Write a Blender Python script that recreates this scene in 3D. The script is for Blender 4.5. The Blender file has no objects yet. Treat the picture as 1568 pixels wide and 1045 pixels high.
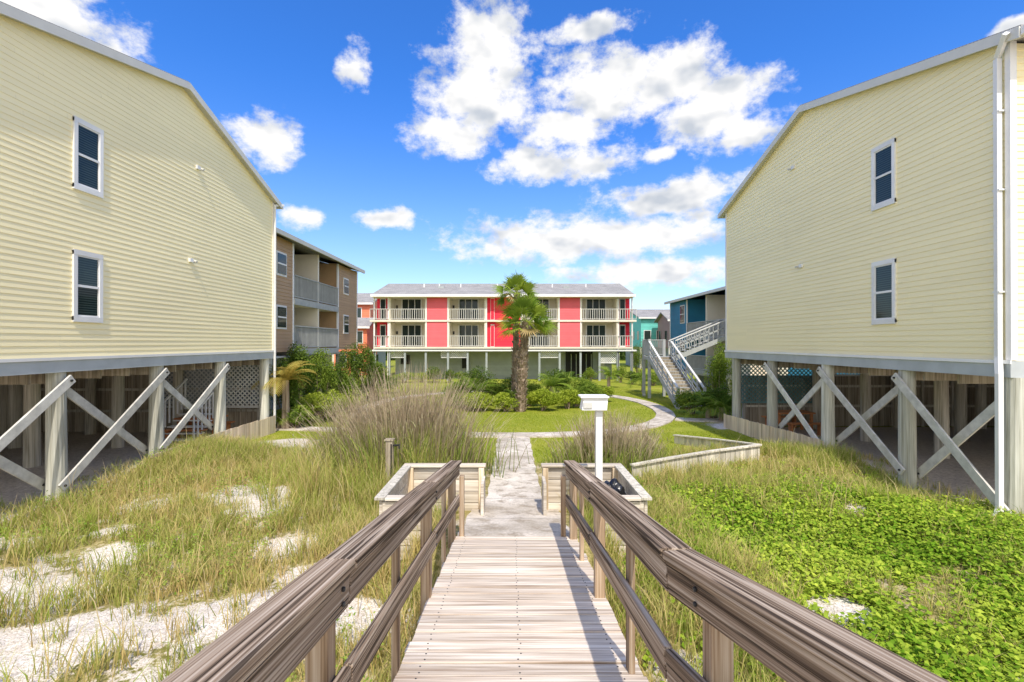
import bpy, math, random
import numpy as np
from mathutils import Vector
random.seed(4); rng=np.random.default_rng(4)
EYE=3.5; F=740.0
scene=bpy.context.scene
# ------------------------------------------------------------------ materials
def nt(name):
    m=bpy.data.materials.new(name); m.use_nodes=True
    n=m.node_tree; b=n.nodes['Principled BSDF']; return m,n,b
def N(n,t,**k):
    o=n.nodes.new(t)
    for a,v in k.items(): setattr(o,a,v)
    return o
def mth(n,op,a,b=None,clamp=False):
    o=N(n,'ShaderNodeMath',operation=op,use_clamp=clamp)
    for i,v in enumerate((a,b)):
        if v is None: continue
        if isinstance(v,(int,float)): o.inputs[i].default_value=v
        else: n.links.new(v,o.inputs[i])
    return o.outputs[0]
def noise_(n,vec,scale,detail=4,rough=.55,out='Fac'):
    o=N(n,'ShaderNodeTexNoise'); o.inputs['Scale'].default_value=scale
    o.inputs['Detail'].default_value=detail; o.inputs['Roughness'].default_value=rough
    if vec is not None: n.links.new(vec,o.inputs['Vector'])
    return o.outputs[out]
def mixc(n,fac,a,b):
    o=N(n,'ShaderNodeMix',data_type='RGBA')
    if isinstance(fac,(int,float)): o.inputs[0].default_value=fac
    else: n.links.new(fac,o.inputs[0])
    for i,v in ((6,a),(7,b)):
        if isinstance(v,tuple): o.inputs[i].default_value=(*v,1)
        else: n.links.new(v,o.inputs[i])
    return o.outputs[2]
def scalec(n,col,fac):
    o=N(n,'ShaderNodeVectorMath',operation='SCALE')
    if isinstance(col,tuple): o.inputs[0].default_value=col
    else: n.links.new(col,o.inputs[0])
    n.links.new(fac,o.inputs['Scale']); return o.outputs[0]
def mapr(n,v,a,b,c,d):
    o=N(n,'ShaderNodeMapRange'); n.links.new(v,o.inputs[0])
    for i,x in enumerate((a,b,c,d)): o.inputs[i+1].default_value=x
    return o.outputs[0]
def objco(n,sc=(1,1,1),off=None):
    t=N(n,'ShaderNodeTexCoord'); m=N(n,'ShaderNodeMapping'); m.inputs['Scale'].default_value=sc
    n.links.new(t.outputs['Object'],m.inputs[0])
    v=m.outputs[0]
    if off is not None:
        a=N(n,'ShaderNodeVectorMath',operation='ADD'); n.links.new(v,a.inputs[0]); n.links.new(off,a.inputs[1]); v=a.outputs[0]
    return v
def rnd(n):
    a=N(n,'ShaderNodeAttribute',attribute_name='rnd'); return a.outputs['Fac']
def bump(n,b,h,strength=.3,dist=.01):
    o=N(n,'ShaderNodeBump'); o.inputs['Strength'].default_value=strength; o.inputs['Distance'].default_value=dist
    n.links.new(h,o.inputs['Height']); n.links.new(o.outputs[0],b.inputs['Normal'])
def paint(name,col,rough=.6,scale=3,amt=.25,rv=.08,bs=.1,sc=(1,1,1),spec=.3,fine=40):
    m,n,b=nt(name)
    v=objco(n,sc)
    a=noise_(n,v,scale,3,.6)
    k=mapr(n,a,.3,.7,1-amt/2,1+amt/2)
    k=mth(n,'MULTIPLY',k,mapr(n,rnd(n),0,1,1-rv,1+rv))
    n.links.new(scalec(n,col,k),b.inputs['Base Color'])
    b.inputs['Roughness'].default_value=rough; b.inputs['Specular IOR Level'].default_value=spec
    if bs>.15: bump(n,b,noise_(n,v,fine,2,.6),bs,.006)
    return m
def wood(name,ax,dark,mid,light,rough=.85,bs=.6,freq=26,var=.2,al=.03,lo=.36,shear=0,shx=0,cracks=False):
    m,n,b=nt(name)
    r=rnd(n); ro=N(n,'ShaderNodeCombineXYZ')
    for i in range(3): n.links.new(mth(n,'MULTIPLY',r,37.0+i*11),ro.inputs[i])
    base=N(n,'ShaderNodeTexCoord').outputs['Object']
    if shear:   # boards run down the ramp: grain follows the board direction
        s_=N(n,'ShaderNodeSeparateXYZ'); n.links.new(base,s_.inputs[0]); c_=N(n,'ShaderNodeCombineXYZ')
        n.links.new(mth(n,'ADD',s_.outputs[0],mth(n,'MULTIPLY',s_.outputs[1],shx)),c_.inputs[0]); n.links.new(s_.outputs[1],c_.inputs[1])
        n.links.new(mth(n,'ADD',s_.outputs[2],mth(n,'MULTIPLY',s_.outputs[1],shear)),c_.inputs[2]); base=c_.outputs[0]
    def vv(f,a):
        s=[f]*3; s[ax]=f*a
        mp=N(n,'ShaderNodeMapping'); mp.inputs['Scale'].default_value=tuple(s); n.links.new(base,mp.inputs[0])
        ad=N(n,'ShaderNodeVectorMath',operation='ADD'); n.links.new(mp.outputs[0],ad.inputs[0]); n.links.new(ro.outputs[0],ad.inputs[1]); return ad.outputs[0]
    g=noise_(n,vv(freq,al),1.0,4,.62)
    g3=noise_(n,vv(freq*3.5,al*.6),1.0,2,.6)
    g2=noise_(n,vv(3,.25),1.0,2,.6)
    h=mth(n,'ADD',mth(n,'MULTIPLY',g,.6),mth(n,'MULTIPLY',g3,.4))
    c=mixc(n,mapr(n,h,lo,.49,0,1),dark,mid)
    c=mixc(n,mapr(n,h,.49,.62,0,1),c,light)
    if cracks:
        ck=noise_(n,vv(freq*1.6,al*1.6),1.0,2,.5); c=mixc(n,mapr(n,ck,.36,.40,.85,0),c,(.03,.02,.014)); h=mth(n,'ADD',h,mapr(n,ck,.36,.41,-.4,0))
    k=mth(n,'MULTIPLY',mapr(n,g2,.3,.7,.9,1.1),mapr(n,r,0,1,1-var,1+var))
    n.links.new(scalec(n,c,k),b.inputs['Base Color']); b.inputs['Roughness'].default_value=rough
    b.inputs['Specular IOR Level'].default_value=.15
    bump(n,b,h,bs,.008); return m
M={}
M['yellow']=paint('yellow_vinyl_siding',(.96,.845,.52),.5,.6,.08,.02,.05,(1,.4,1))
M['trim']=paint('grey_blue_trim',(.44,.47,.48),.6,2,.2)
M['white']=paint('white_paint',(.80,.79,.77),.5,2,.1)
M['soffit']=paint('soffit',(.60,.59,.55),.6,2,.1)
M['pile']=wood('pile_wood',2,(.30,.29,.23),(.50,.49,.41),(.64,.63,.55),bs=.4,freq=18)
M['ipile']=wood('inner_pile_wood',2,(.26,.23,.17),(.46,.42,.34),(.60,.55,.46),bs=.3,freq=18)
M['brace']=paint('brace_wood',(.58,.56,.50),.8,5,.4,.12,.3)
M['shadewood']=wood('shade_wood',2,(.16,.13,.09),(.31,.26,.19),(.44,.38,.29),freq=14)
M['dgreen']=paint('dark_lattice_paint',(.16,.27,.26),.7)
M['lat']=paint('grey_lattice',(.60,.59,.55),.7)
M['wx']=wood('deck_wood',0,(.32,.235,.17),(.62,.52,.42),(.86,.78,.67),freq=24,var=.15)
RW=((.045,.03,.02),(.25,.18,.125),(.52,.43,.34))
M['wy']=wood('rail_wood',1,*RW,freq=34,bs=.8,al=.010,var=.12,lo=.40,shear=.145,cracks=True)
M['wyn']=wood('rail_wood_near',1,*RW,freq=34,bs=.8,al=.010,var=.12,lo=.40,shear=.145,shx=.172,cracks=True)
M['wz']=wood('post_wood',2,(.15,.09,.05),(.38,.27,.175),(.54,.43,.32),freq=22)
M['fx']=wood('planter_wood',0,(.34,.28,.21),(.58,.51,.42),(.72,.66,.57),freq=14)
M['fz']=wood('fence_wood',2,(.44,.32,.19),(.72,.57,.39),(.82,.70,.52),freq=14)
M['gz']=wood('grey_fence_wood',2,(.32,.3,.24),(.54,.50,.42),(.70,.65,.56),freq=14)
M['red']=paint('red_siding',(.84,.03,.06),.55,1,.12,.05)
M['pink']=paint('faded_red_siding',(.80,.14,.16),.6,1,.12,.04)
M['cream']=paint('cream_wall',(.76,.70,.58),.6,1,.12)
M['greysid']=paint('grey_siding',(.33,.36,.36),.6,1,.2)
M['brown']=paint('brown_siding',(.46,.30,.17),.6,1,.15,.05)
M['blue']=paint('blue_siding',(.03,.20,.34),.6,1,.2,.05)
M['teal']=paint('teal_siding',(.15,.56,.50),.6,1,.2)
M['coral']=paint('coral_siding',(.82,.24,.13),.6,1,.2)
M['mauve']=paint('mauve_siding',(.36,.22,.21),.6,1,.2)
M['greyrail']=paint('grey_rail_paint',(.38,.39,.38),.65,3,.2)
M['dark']=paint('dark_interior',(.025,.025,.025),.8)
M['bag']=paint('black_plastic',(.012,.012,.014),.25,8,.3,bs=.8,spec=.6)
M['metal']=paint('black_metal',(.03,.03,.03),.4)
M['orange']=paint('stained_wood',(.48,.19,.07),.6)
def shingle():
    m,n,b=nt('roof_shingle'); v=objco(n)
    a=noise_(n,v,1.2,3); f=noise_(n,v,22,2)
    w=N(n,'ShaderNodeTexBrick'); w.inputs['Scale'].default_value=3.5; w.inputs['Color1'].default_value=(.38,.36,.34,1); w.inputs['Color2'].default_value=(.29,.275,.26,1); w.inputs['Mortar'].default_value=(.16,.16,.16,1); w.inputs['Mortar Size'].default_value=.03
    n.links.new(v,w.inputs['Vector'])
    n.links.new(scalec(n,w.outputs['Color'],mth(n,'MULTIPLY',mapr(n,a,.3,.7,.85,1.2),mapr(n,f,.3,.7,.8,1.2))),b.inputs['Base Color']); b.inputs['Roughness'].default_value=.9
    return m
M['shingle']=shingle()
def glass():
    m,n,b=nt('window_glass'); v=objco(n)
    s=N(n,'ShaderNodeSeparateXYZ'); n.links.new(v,s.inputs[0])
    st=mth(n,'SINE',mth(n,'MULTIPLY',s.outputs[2],125.0))
    n.links.new(mixc(n,mapr(n,st,-.2,.5,0,1),(.012,.022,.022),(.045,.065,.06)),b.inputs['Base Color'])
    b.inputs['Roughness'].default_value=.05; b.inputs['Specular IOR Level'].default_value=.35; return m
M['glass']=glass()
def concrete():
    m,n,b=nt('concrete_path'); v=objco(n)
    a=noise_(n,v,1.1,4,.65); f=noise_(n,v,30,3,.7); c2=noise_(n,v,4,5,.7)
    c=mixc(n,mapr(n,a,.35,.65,0,1),(.43,.37,.29),(.72,.65,.56))
    c=mixc(n,mapr(n,c2,.50,.62,0,.8),c,(.32,.26,.19))
    s=N(n,'ShaderNodeSeparateXYZ'); n.links.new(v,s.inputs[0])
    j=mth(n,'PINGPONG',s.outputs[1],.75); j=mapr(n,j,.0,.025,.5,1)
    n.links.new(scalec(n,c,mth(n,'MULTIPLY',j,mapr(n,f,.3,.7,.82,1.18))),b.inputs['Base Color']); b.inputs['Roughness'].default_value=.9
    bump(n,b,f,.3,.01); return m
M['conc']=concrete()
def foliage(name,trans=.3):
    m,n,b=nt(name); a=N(n,'ShaderNodeAttribute',attribute_name='Col')
    n.nodes.remove(b)
    d=N(n,'ShaderNodeBsdfDiffuse'); t=N(n,'ShaderNodeBsdfTranslucent')
    n.links.new(a.outputs['Color'],d.inputs['Color']); n.links.new(a.outputs['Color'],t.inputs['Color'])
    mx=N(n,'ShaderNodeMixShader'); mx.inputs[0].default_value=trans
    n.links.new(d.outputs[0],mx.inputs[1]); n.links.new(t.outputs[0],mx.inputs[2])
    n.links.new(mx.outputs[0],n.nodes['Material Output'].inputs['Surface']); return m
M['leaf']=foliage('foliage'); M['bark']=wood('bark',2,(.13,.09,.06),(.28,.21,.15),(.42,.34,.26),freq=10)
# ------------------------------------------------------------------ mesh builder
class MB:
    def __init__(s): s.v=[];s.f=[];s.m=[];s.r=[];s.mats=[]
    def mi(s,k):
        if k not in s.mats: s.mats.append(k)
        return s.mats.index(k)
    def add(s,pts,faces,mat):
        n=len(s.v); s.v+=[tuple(p) for p in pts]; r=random.random(); s.r+=[r]*len(pts)
        i=s.mi(mat)
        for f in faces: s.f.append([n+j for j in f]); s.m.append(i)
    HF=[(0,3,2,1),(4,5,6,7),(0,1,5,4),(1,2,6,5),(2,3,7,6),(3,0,4,7)]
    def hexa(s,p,mat): s.add(p,s.HF,mat)
    def box(s,x0,x1,y0,y1,z0,z1,mat):
        if x0>x1:x0,x1=x1,x0
        if y0>y1:y0,y1=y1,y0
        s.hexa([(x0,y0,z0),(x1,y0,z0),(x1,y1,z0),(x0,y1,z0),(x0,y0,z1),(x1,y0,z1),(x1,y1,z1),(x0,y1,z1)],mat)
    def beam(s,a,b,w,h,mat,up=(0,0,1)):
        a=Vector(a);b=Vector(b);d=(b-a).normalized();u=Vector(up)
        sd=d.cross(u)
        if sd.length<1e-4: sd=d.cross(Vector((1,0,0)))
        sd.normalize(); u=sd.cross(d).normalized(); sd*=w/2; u*=h/2
        s.hexa([a-sd-u,a+sd-u,a+sd+u,a-sd+u,b-sd-u,b+sd-u,b+sd+u,b-sd+u],mat)
    def cyl(s,a,b,r0,r1,mat,n=12,jit=0):
        a=Vector(a);b=Vector(b);d=(b-a).normalized()
        x=d.orthogonal().normalized(); y=d.cross(x)
        P=[]
        for c,r in((a,r0),(b,r1)):
            for i in range(n):
                t=2*math.pi*i/n; q=r*(1+random.uniform(-jit,jit)); P.append(c+x*math.cos(t)*q+y*math.sin(t)*q)
        fs=[(i,(i+1)%n,n+(i+1)%n,n+i) for i in range(n)]+[tuple(range(n-1,-1,-1)),tuple(range(n,2*n))]
        s.add(P,fs,mat)
    def obj(s,name,parent=None,bevel=0,smooth=False):
        me=bpy.data.meshes.new(name); me.from_pydata(s.v,[],s.f)
        for k in s.mats: me.materials.append(M[k])
        me.polygons.foreach_set('material_index',s.m)
        at=me.attributes.new('rnd','FLOAT','POINT'); at.data.foreach_set('value',s.r)
        if smooth: me.polygons.foreach_set('use_smooth',[True]*len(s.f))
        me.update(); o=bpy.data.objects.new(name,me); scene.collection.objects.link(o)
        if parent: o.parent=parent
        if bevel:
            b=o.modifiers.new('bevel','BEVEL'); b.width=bevel; b.segments=2; b.limit_method='ANGLE'
        return o
def empty(name):
    e=bpy.data.objects.new(name,None); scene.collection.objects.link(e); e.empty_display_size=.5; return e
def npmesh(name,V,Q,T,C,mat='leaf',parent=None):
    me=bpy.data.meshes.new(name); V=np.asarray(V,np.float32)
    me.vertices.add(len(V)); me.vertices.foreach_set('co',V.ravel())
    nq=len(Q); ntr=len(T); lo=[]
    if nq: lo.append(np.asarray(Q,np.int32).ravel())
    if ntr: lo.append(np.asarray(T,np.int32).ravel())
    lo=np.concatenate(lo); me.loops.add(len(lo)); me.loops.foreach_set('vertex_index',lo)
    st=np.concatenate([np.arange(nq)*4, nq*4+np.arange(ntr)*3]).astype(np.int32)
    me.polygons.add(nq+ntr); me.polygons.foreach_set('loop_start',st)
    me.update(calc_edges=True)
    a=me.color_attributes.new('Col','FLOAT_COLOR','POINT')
    c=np.ones((len(V),4),np.float32); c[:,:3]=C; a.data.foreach_set('color',c.ravel())
    me.materials.append(M[mat]); me.validate()
    o=bpy.data.objects.new(name,me); scene.collection.objects.link(o)
    if parent: o.parent=parent
    return o
# ------------------------------------------------------------------ terrain
def ss(a,b,x):
    t=np.clip((x-a)/(b-a),0,1); return t*t*(3-2*t)
def sn(x,y,s,p=0):
    x=x*s;y=y*s
    return (np.sin(x*1.3+p+1.7*np.sin(y*.9+p))+np.sin(y*1.7+2.1*p+1.3*np.sin(x*1.1))+np.sin((x+y)*.8+3+p+np.sin(x*2.3-y)))/3
def gau(x,y,cx,cy,r): return np.exp(-((x-cx)**2+(y-cy)**2)/(2*r*r))
def G(x,y):
    x=np.asarray(x,float);y=np.asarray(y,float)
    b=np.interp(y,[-20,5,9,12,17,40,3000],[.55,.5,.45,.35,.15,-.05,-.05])
    d=(sn(x,y,.9)*.13+sn(x,y,2.6,2)*.04)*(1-ss(10,14,y))*ss(1.2,2.5,abs(x))
    b=b+d+gau(x,y,-8.3,13,1.5)*.32+gau(x,y,7.6,12.6,1.6)*.22-gau(x,y,-9.8,9,1.5)*.22-gau(x,y,9.5,10.5,1.3)*.25
    pz=np.interp(y,[5.9,6.3,7.2,8.3,12,17,40],[.95,.95,.79,.62,.35,.15,-.05])
    w=(1-ss(.95,1.7,abs(x-.05)))*ss(5.85,6.2,y)
    return b*(1-w)+pz*w
SP=[(-4.6,4.7,.9,.95),(-3.2,5.3,.7,.95),(-6.0,5.9,.9,.9),(-5.1,9.8,.9,1.1),(-4.5,8.7,.6,.9),(-7.2,15.4,1.5,1.1),(-8.2,7.4,.8,.85),(-4.0,3.6,1.0,.95),(-1.7,5.2,.5,1.0),(3.6,5.3,.42,.95),(4.9,4.2,.4,.8),(9.4,19.6,1.3,1.1),(-9.3,6.2,1.,.8),(-3.4,7.3,.5,.85),(2.0,6.6,.5,.6),(6.2,8.8,.4,.6),(1.6,4.4,.35,.7),(-5.9,7.0,.5,.85),(-7.0,9.2,.5,.8),(-2.6,6.2,.4,.8),(-6.6,8.0,.4,.8)]
def SAND(x,y):
    s=np.zeros_like(np.asarray(x,float))
    for cx,cy,r,a in SP: s=np.maximum(s,a*np.exp(-(((x-cx)/1.3)**2+(y-cy)**2)/(2*(r*.6)**2)))
    s=s+sn(x,y,3.1,1)*.16+ (sn(x,y,6.3,5)*.22+.03)*(x<0)*(1-ss(10,12,y))
    s=np.maximum(s,(ss(8.8,9.2,abs(x))*(1-ss(18.5,20,y))))
    return np.clip(s,0,1)
def LAWN(x,y): return ss(12.7,13.3,y+sn(x,y,1.2)*.4)*(1-ss(8.8,9.3,abs(x))*(1-ss(18.5,19.5,y)))
xs=np.concatenate([[-3000,-800,-250,-100,-60,-40,-28,-22,-18,-15],np.arange(-13,13.01,.2),[15,18,22,28,40,60,100,250,800,3000]])
ys=np.concatenate([[-300,-60,-20,-8],np.arange(-3,20,.2),np.arange(20,46,.8),[50,60,75,100,200,600,1500,4000]])
X,Y=np.meshgrid(xs,ys); Z=G(X,Y); nx=len(xs); ny=len(ys)
V=np.stack([X.ravel(),Y.ravel(),Z.ravel()],1)
i=np.arange(nx-1)[None,:]+np.arange(ny-1)[:,None]*nx; i=i.ravel()
Q=np.stack([i,i+1,i+1+nx,i+nx],1)
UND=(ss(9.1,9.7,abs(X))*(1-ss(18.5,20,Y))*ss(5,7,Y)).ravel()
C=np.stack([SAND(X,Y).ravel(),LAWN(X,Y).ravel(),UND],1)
def groundmat():
    m,n,b=nt('ground_sand_and_grass'); a=N(n,'ShaderNodeAttribute',attribute_name='Col'); s=N(n,'ShaderNodeSeparateColor'); n.links.new(a.outputs['Color'],s.inputs[0])
    v=objco(n); n1=noise_(n,v,2.2,6,.7); n2=noise_(n,v,14,5,.7); n3=noise_(n,v,60,3,.7); n4=noise_(n,v,.5,2,.6)
    sand=mixc(n,mapr(n,n2,.4,.65,0,1),(.86,.80,.73),(.62,.54,.45))
    sand=mixc(n,mapr(n,n3,.49,.62,0,.9),sand,(.33,.26,.17))
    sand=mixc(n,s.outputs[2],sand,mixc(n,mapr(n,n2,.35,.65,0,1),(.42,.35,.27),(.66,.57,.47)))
    thatch=mixc(n,mapr(n,n2,.38,.6,0,1),(.18,.17,.045),(.46,.37,.17))
    thatch=mixc(n,mapr(n,n1,.54,.62,0,.8),thatch,(.58,.49,.36))
    f=mth(n,'ADD',s.outputs[0],mth(n,'MULTIPLY',mth(n,'SUBTRACT',n1,.5),1.2))
    f=mth(n,'ADD',f,mth(n,'MULTIPLY',mth(n,'SUBTRACT',n2,.5),1.2))
    c=mixc(n,mapr(n,f,.30,.46,0,1),thatch,sand)
    lawn=mixc(n,mapr(n,n2,.35,.65,0,1),(.17,.22,.02),(.34,.36,.045))
    lawn=mixc(n,mapr(n,n4,.5,.7,0,.6),lawn,(.42,.39,.08))
    lf=mth(n,'MULTIPLY',s.outputs[1],mapr(n,s.outputs[0],.3,.5,1,0))
    c=mixc(n,lf,c,lawn)
    n.links.new(c,b.inputs['Base Color']); b.inputs['Roughness'].default_value=.95; b.inputs['Specular IOR Level'].default_value=.1
    bump(n,b,mth(n,'ADD',n1,mth(n,'MULTIPLY',n2,.5)),.6,.08); return m
M['ground']=groundmat()
g=npmesh('ground',V,Q,[],C,'ground'); g.data.polygons.foreach_set('use_smooth',[True]*len(Q))
# ------------------------------------------------------------------ paths
def strip(name,pts,hw,mat='conc',lift=.035,closed=False,parent=None):
    b=MB(); P=[Vector((p[0],p[1],0)) for p in pts]; n=len(P); rows=[]
    for k in range(n):
        a=P[(k-1)%n] if closed or k>0 else P[k]; c=P[(k+1)%n] if closed or k<n-1 else P[k]
        d=(c-a).normalized(); sd=Vector((d.y,-d.x,0)); w=hw[k] if isinstance(hw,list) else hw
        w*=1+.03*math.sin(k*1.7)
        r=[]
        for t in(-1,-1,-.5,0,.5,1,1):
            q=P[k]+sd*w*t; r.append([q.x,q.y,float(G(q.x,q.y))+lift])
        r[0][2]-=.12; r[-1][2]-=.12; rows.append(r)
    V=[p for r in rows for p in r]; fs=[]
    for k in range(n if closed else n-1):
        a=k*7; c=((k+1)%n)*7
        for j in range(6): fs.append((a+j,a+j+1,c+j+1,c+j))
    b.add(V,fs,mat); return b.obj(name,parent)
yy=list(np.arange(6.22,17.6,.3)); strip('concrete_path',[(.05,y) for y in yy],[float(np.interp(y,[6,8.4,9,17,17.6],[.76,.74,.52,.56,.6])) for y in yy])
cx,cy,rx,ry=0,26,7.6,8.6; loop=[]
for k in range(120):
    t=2*math.pi*k/120; c_,s_=math.cos(t),math.sin(t)
    loop.append((cx+rx*math.copysign(abs(c_)**.85,c_),cy+ry*math.copysign(abs(s_)**.9,s_)))
strip('loop_footpath',loop,.42,lift=.05,closed=True)
strip('side_footpath',[(-5.2,18.9),(-6.4,18.6),(-7.6,18.7),(-9,18.9),(-10.5,19),(-13,19)],.4,lift=.043)
strip('side_footpath',[(7.2,21.3),(7.9,21.0),(8.7,20.9),(10,21.2),(12,22)],.45,lift=.043)
# ------------------------------------------------------------------ ramp boardwalk
bw=empty('wooden_boardwalk')
def dz(y): return EYE-(1.73+.125*y)
b=MB(); nl_=MB(); y=-2.5; cxd=.05
while y<6.18:
    w=.138; z=dz(y); z2=dz(y+w); k=random.uniform(-.004,.004); l=cxd-.79+random.uniform(-.015,.012); r=cxd+.79+random.uniform(-.012,.015)
    t=random.uniform(-.005,.005)
    b.hexa([(l,y,z-.04+k),(r,y,z-.04+k+t),(r,y+w,z2-.04+k+t),(l,y+w,z2-.04+k),(l,y,z+k),(r,y,z+k+t),(r,y+w,z2+k+t),(l,y+w,z2+k)],'wx')
    if y>1.5:
        for xq in(-.6,.05,.7):
            for q in(.03,.105): 
                xx=xq+random.uniform(-.012,.012); zz=z+(z2-z)*q/w+k+t*(xx-l)/(r-l); nl_.cyl((xx,y+q,zz-.002),(xx,y+q,zz+.0015),.0065,.0065,'metal',6)
    y+=w+.007+random.uniform(0,.004)
b.obj('deck_boards',bw,bevel=.004); nl_.obj('nail_heads',bw)
b=MB()
for x in(-.6,.05,.7): b.beam((x,-2.5,dz(-2.5)-.14),(x,6.15,dz(6.15)-.14),.045,.19,'wy')
b.box(-.72,.82,6.17,6.21,dz(6.2)-.2,dz(6.2)-.045,'wx')
b.obj('stringers',bw)
def rz(y): return EYE-(.62+.145*y)
def railx(side,y):
    if side<0: return -.735
    return float(np.interp(y,[-1.5,2.2,6.4],[1.386,.75,.75]))
b=MB(); c=MB()
for sd in(-1,1):
    ks=[-1.5,2.2,4.35,6.35] if sd>0 else [-1.5,2.05,4.35,6.35]
    for a_,c_ in zip(ks[:-1],ks[1:]):
        xa,xc=railx(sd,a_),railx(sd,c_); off=random.uniform(-.004,.004); mt='wyn' if (sd>0 and a_<0) else 'wy'
        b.beam((xa,a_+.004,rz(a_)-.02+off),(xc,c_-.004,rz(c_)-.02+off),.15,.042,mt)
        b.beam((xa-sd*.03,a_+.006,rz(a_)-.12),(xc-sd*.03,c_-.006,rz(c_)-.12),.04,.145,mt)
        b.beam((xa-sd*.035,a_+.006,rz(a_)-.52),(xc-sd*.035,c_-.006,rz(c_)-.52),.042,.14,mt)
    for y in(-.6,1.95,4.35,6.2):
        x=railx(sd,y)+sd*.035; gz=float(G(x,y))-.2
        c.box(x-.045,x+.045,y-.045,y+.045,gz,rz(y)-.045,'wz')
    for y in(1.0,3.15,5.35):
        x=railx(sd,y)+sd*.02; c.box(x-.02,x+.02,y-.045,y+.045,dz(y)-.25,rz(y)-.05,'wz')
    y=6.33; x=railx(sd,y)-sd*.08; c.box(x-.03,x+.03,y-.045,y+.045,float(G(x,y))-.1,rz(y)-.2,'wz')
    for y in(1.95,4.35):
        for q in(.09,.15,.48,.56):
            x=railx(sd,y)-sd*.052; c.cyl((x,y,rz(y)-q),(x-sd*.012,y,rz(y)-q),.012,.010,'metal',8)
b.obj('handrails',bw,bevel=.008); c.obj('rail_posts',bw,bevel=.006)
# ------------------------------------------------------------------ planter boxes
def planter(sd):
    e=empty('wooden_planter_box'); b=MB()
    xo,xi=(1.78*sd+ (0.03 if sd>0 else 0)),(.47*sd+.05*(sd>0)); y0,y1=6.55,8.3; zt=1.4
    for k in range(4):
        z0=.56+k*.2; 
        b.box(xi,xo,y1-.02,y1+.025,z0,z0+.19,'fx'); b.box(xo-.02,xo+.025,y0,y1-.03,z0,z0+.19,'fx')
        b.box(xo-.03*sd,xi+.62*sd,y0-.02,y0+.02,z0,z0+.19,'fx')
    for x in(xi+.05*sd,(xi+xo)/2,xo-.06*sd): b.box(x-.045,x+.045,y1-.115,y1-.025,.4,zt-.03,'fz')
    b.box(xi-.02*sd,xo+.07*sd,y1-.09,y1+.06,zt-.02,zt+.02,'fx')
    b.beam((xo,y0-.06,zt+.001),(xo,y1-.095,zt+.001),.14,.04,'gz')
    b.box(xo-.075*sd,xi+.62*sd,y0-.07,y0+.07,zt-.022,zt+.018,'fx')
    b.box(xi-.02*sd,xi+.03*sd,y1-.6,y1-.12,.5,zt-.15,'fx')
    b.obj('boards',e,bevel=.006)
planter(-1); planter(1)
# ------------------------------------------------------------------ white post light, spigot, bag
e=empty('white_post_light'); b=MB(); px,py=1.30,7.25
b.box(px-.05,px+.05,py-.05,py+.05,.5,EYE-.97,'white'); b.obj('post',e,bevel=.008)
b=MB(); zt=EYE-.84
b.hexa([(px-.27,py-.13,zt-.16),(px+.1,py-.13,zt-.16),(px+.1,py+.13,zt-.16),(px-.27,py+.13,zt-.16),(px-.24,py-.11,zt+.02),(px+.12,py-.11,zt+.02),(px+.12,py+.11,zt+.02),(px-.24,py+.11,zt+.02)],'white')
b.box(px-.29,px+.13,py-.15,py+.15,zt+.022,zt+.05,'white'); b.box(px-.25,px-.12,py-.145,py-.132,zt-.13,zt-.04,'soffit')
b.obj('lamp_head',e,bevel=.012)
e=empty('water_spigot_post'); b=MB(); px,py=-2.5,9.9
b.box(px-.07,px+.07,py-.07,py+.07,.3,1.5,'shadewood'); b.cyl((px+.07,py-.03,1.40),(px+.2,py-.06,1.42),.02,.02,'metal'); b.cyl((px+.2,py-.06,1.44),(px+.21,py-.07,1.34),.018,.015,'metal'); b.cyl((px+.05,py-.09,.5),(px+.05,py-.09,1.44),.014,.014,'metal'); b.box(px-.09,px+.09,py-.09,py+.09,1.502,1.53,'shadewood'); b.obj('post',e)
def blob(name,c,r,mat,seed=0,amp=.2):
    import bmesh
    bm=bmesh.new(); bmesh.ops.create_icosphere(bm,subdivisions=4,radius=1)
    for v in bm.verts:
        p=v.co; k=1+amp*(math.sin(p.x*5+seed)*math.sin(p.y*6+1)+.5*math.sin(p.z*11+p.x*7+seed)+.35*math.sin(p.y*19+p.z*13)); 
        v.co=Vector((p.x*r[0]*k,p.y*r[1]*k,p.z*r[2]*k))+Vector(c)
    me=bpy.data.meshes.new(name); bm.to_mesh(me); bm.free(); me.materials.append(M[mat]); me.polygons.foreach_set('use_smooth',[True]*len(me.polygons)); o=bpy.data.objects.new(name,me); scene.collection.objects.link(o); return o
blob('black_trash_bag',(1.52,7.35,1.15),(.2,.2,.24),'bag',1,.16)
# ------------------------------------------------------------------ low fences
def fence(name,pts,top,mat,capm=None,dp=.6):
    b=MB()
    for (xa,ya,ta),(xb,yb,tb) in zip(pts[:-1],pts[1:]):
        L=math.hypot(xb-xa,yb-ya); n=max(1,int(L/.14)); d=Vector((xb-xa,yb-ya,0)).normalized()
        for k in range(n):
            t=(k+.5)/n; x=xa+(xb-xa)*t; y=ya+(yb-ya)*t; z=ta+(tb-ta)*t+random.uniform(-.012,.012)
            b.beam((x,y,z-dp),(x,y,z),.02,2*(L/n*.5-.004),mat,up=tuple(d))
        if capm: b.beam((xa,ya,ta+.022),(xb,yb,tb+.022),.13,.035,capm)
    return b.obj(name)
fence('low_wooden_fence',[(-8.78,11.8,.76),(-8.8,13.4,.80),(-8.85,18.1,.78)],0,'fz',None,.75)
fence('low_wooden_fence',[(8.5,13.2,.82),(8.48,14.6,.80),(8.45,19.3,.66)],0,'fz',None,.8)
fence('garden_edging_fence',[(2.7,10.9,.72),(3.6,11.4,.74),(4.9,12.0,.78),(6.35,12.4,.86)],0,'gz','gz',.6)
fence('garden_edging_fence',[(6.4,12.5,.84),(6.0,14.2,.64),(5.3,15.8,.46)],0,'gz','gz',.35)
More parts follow.
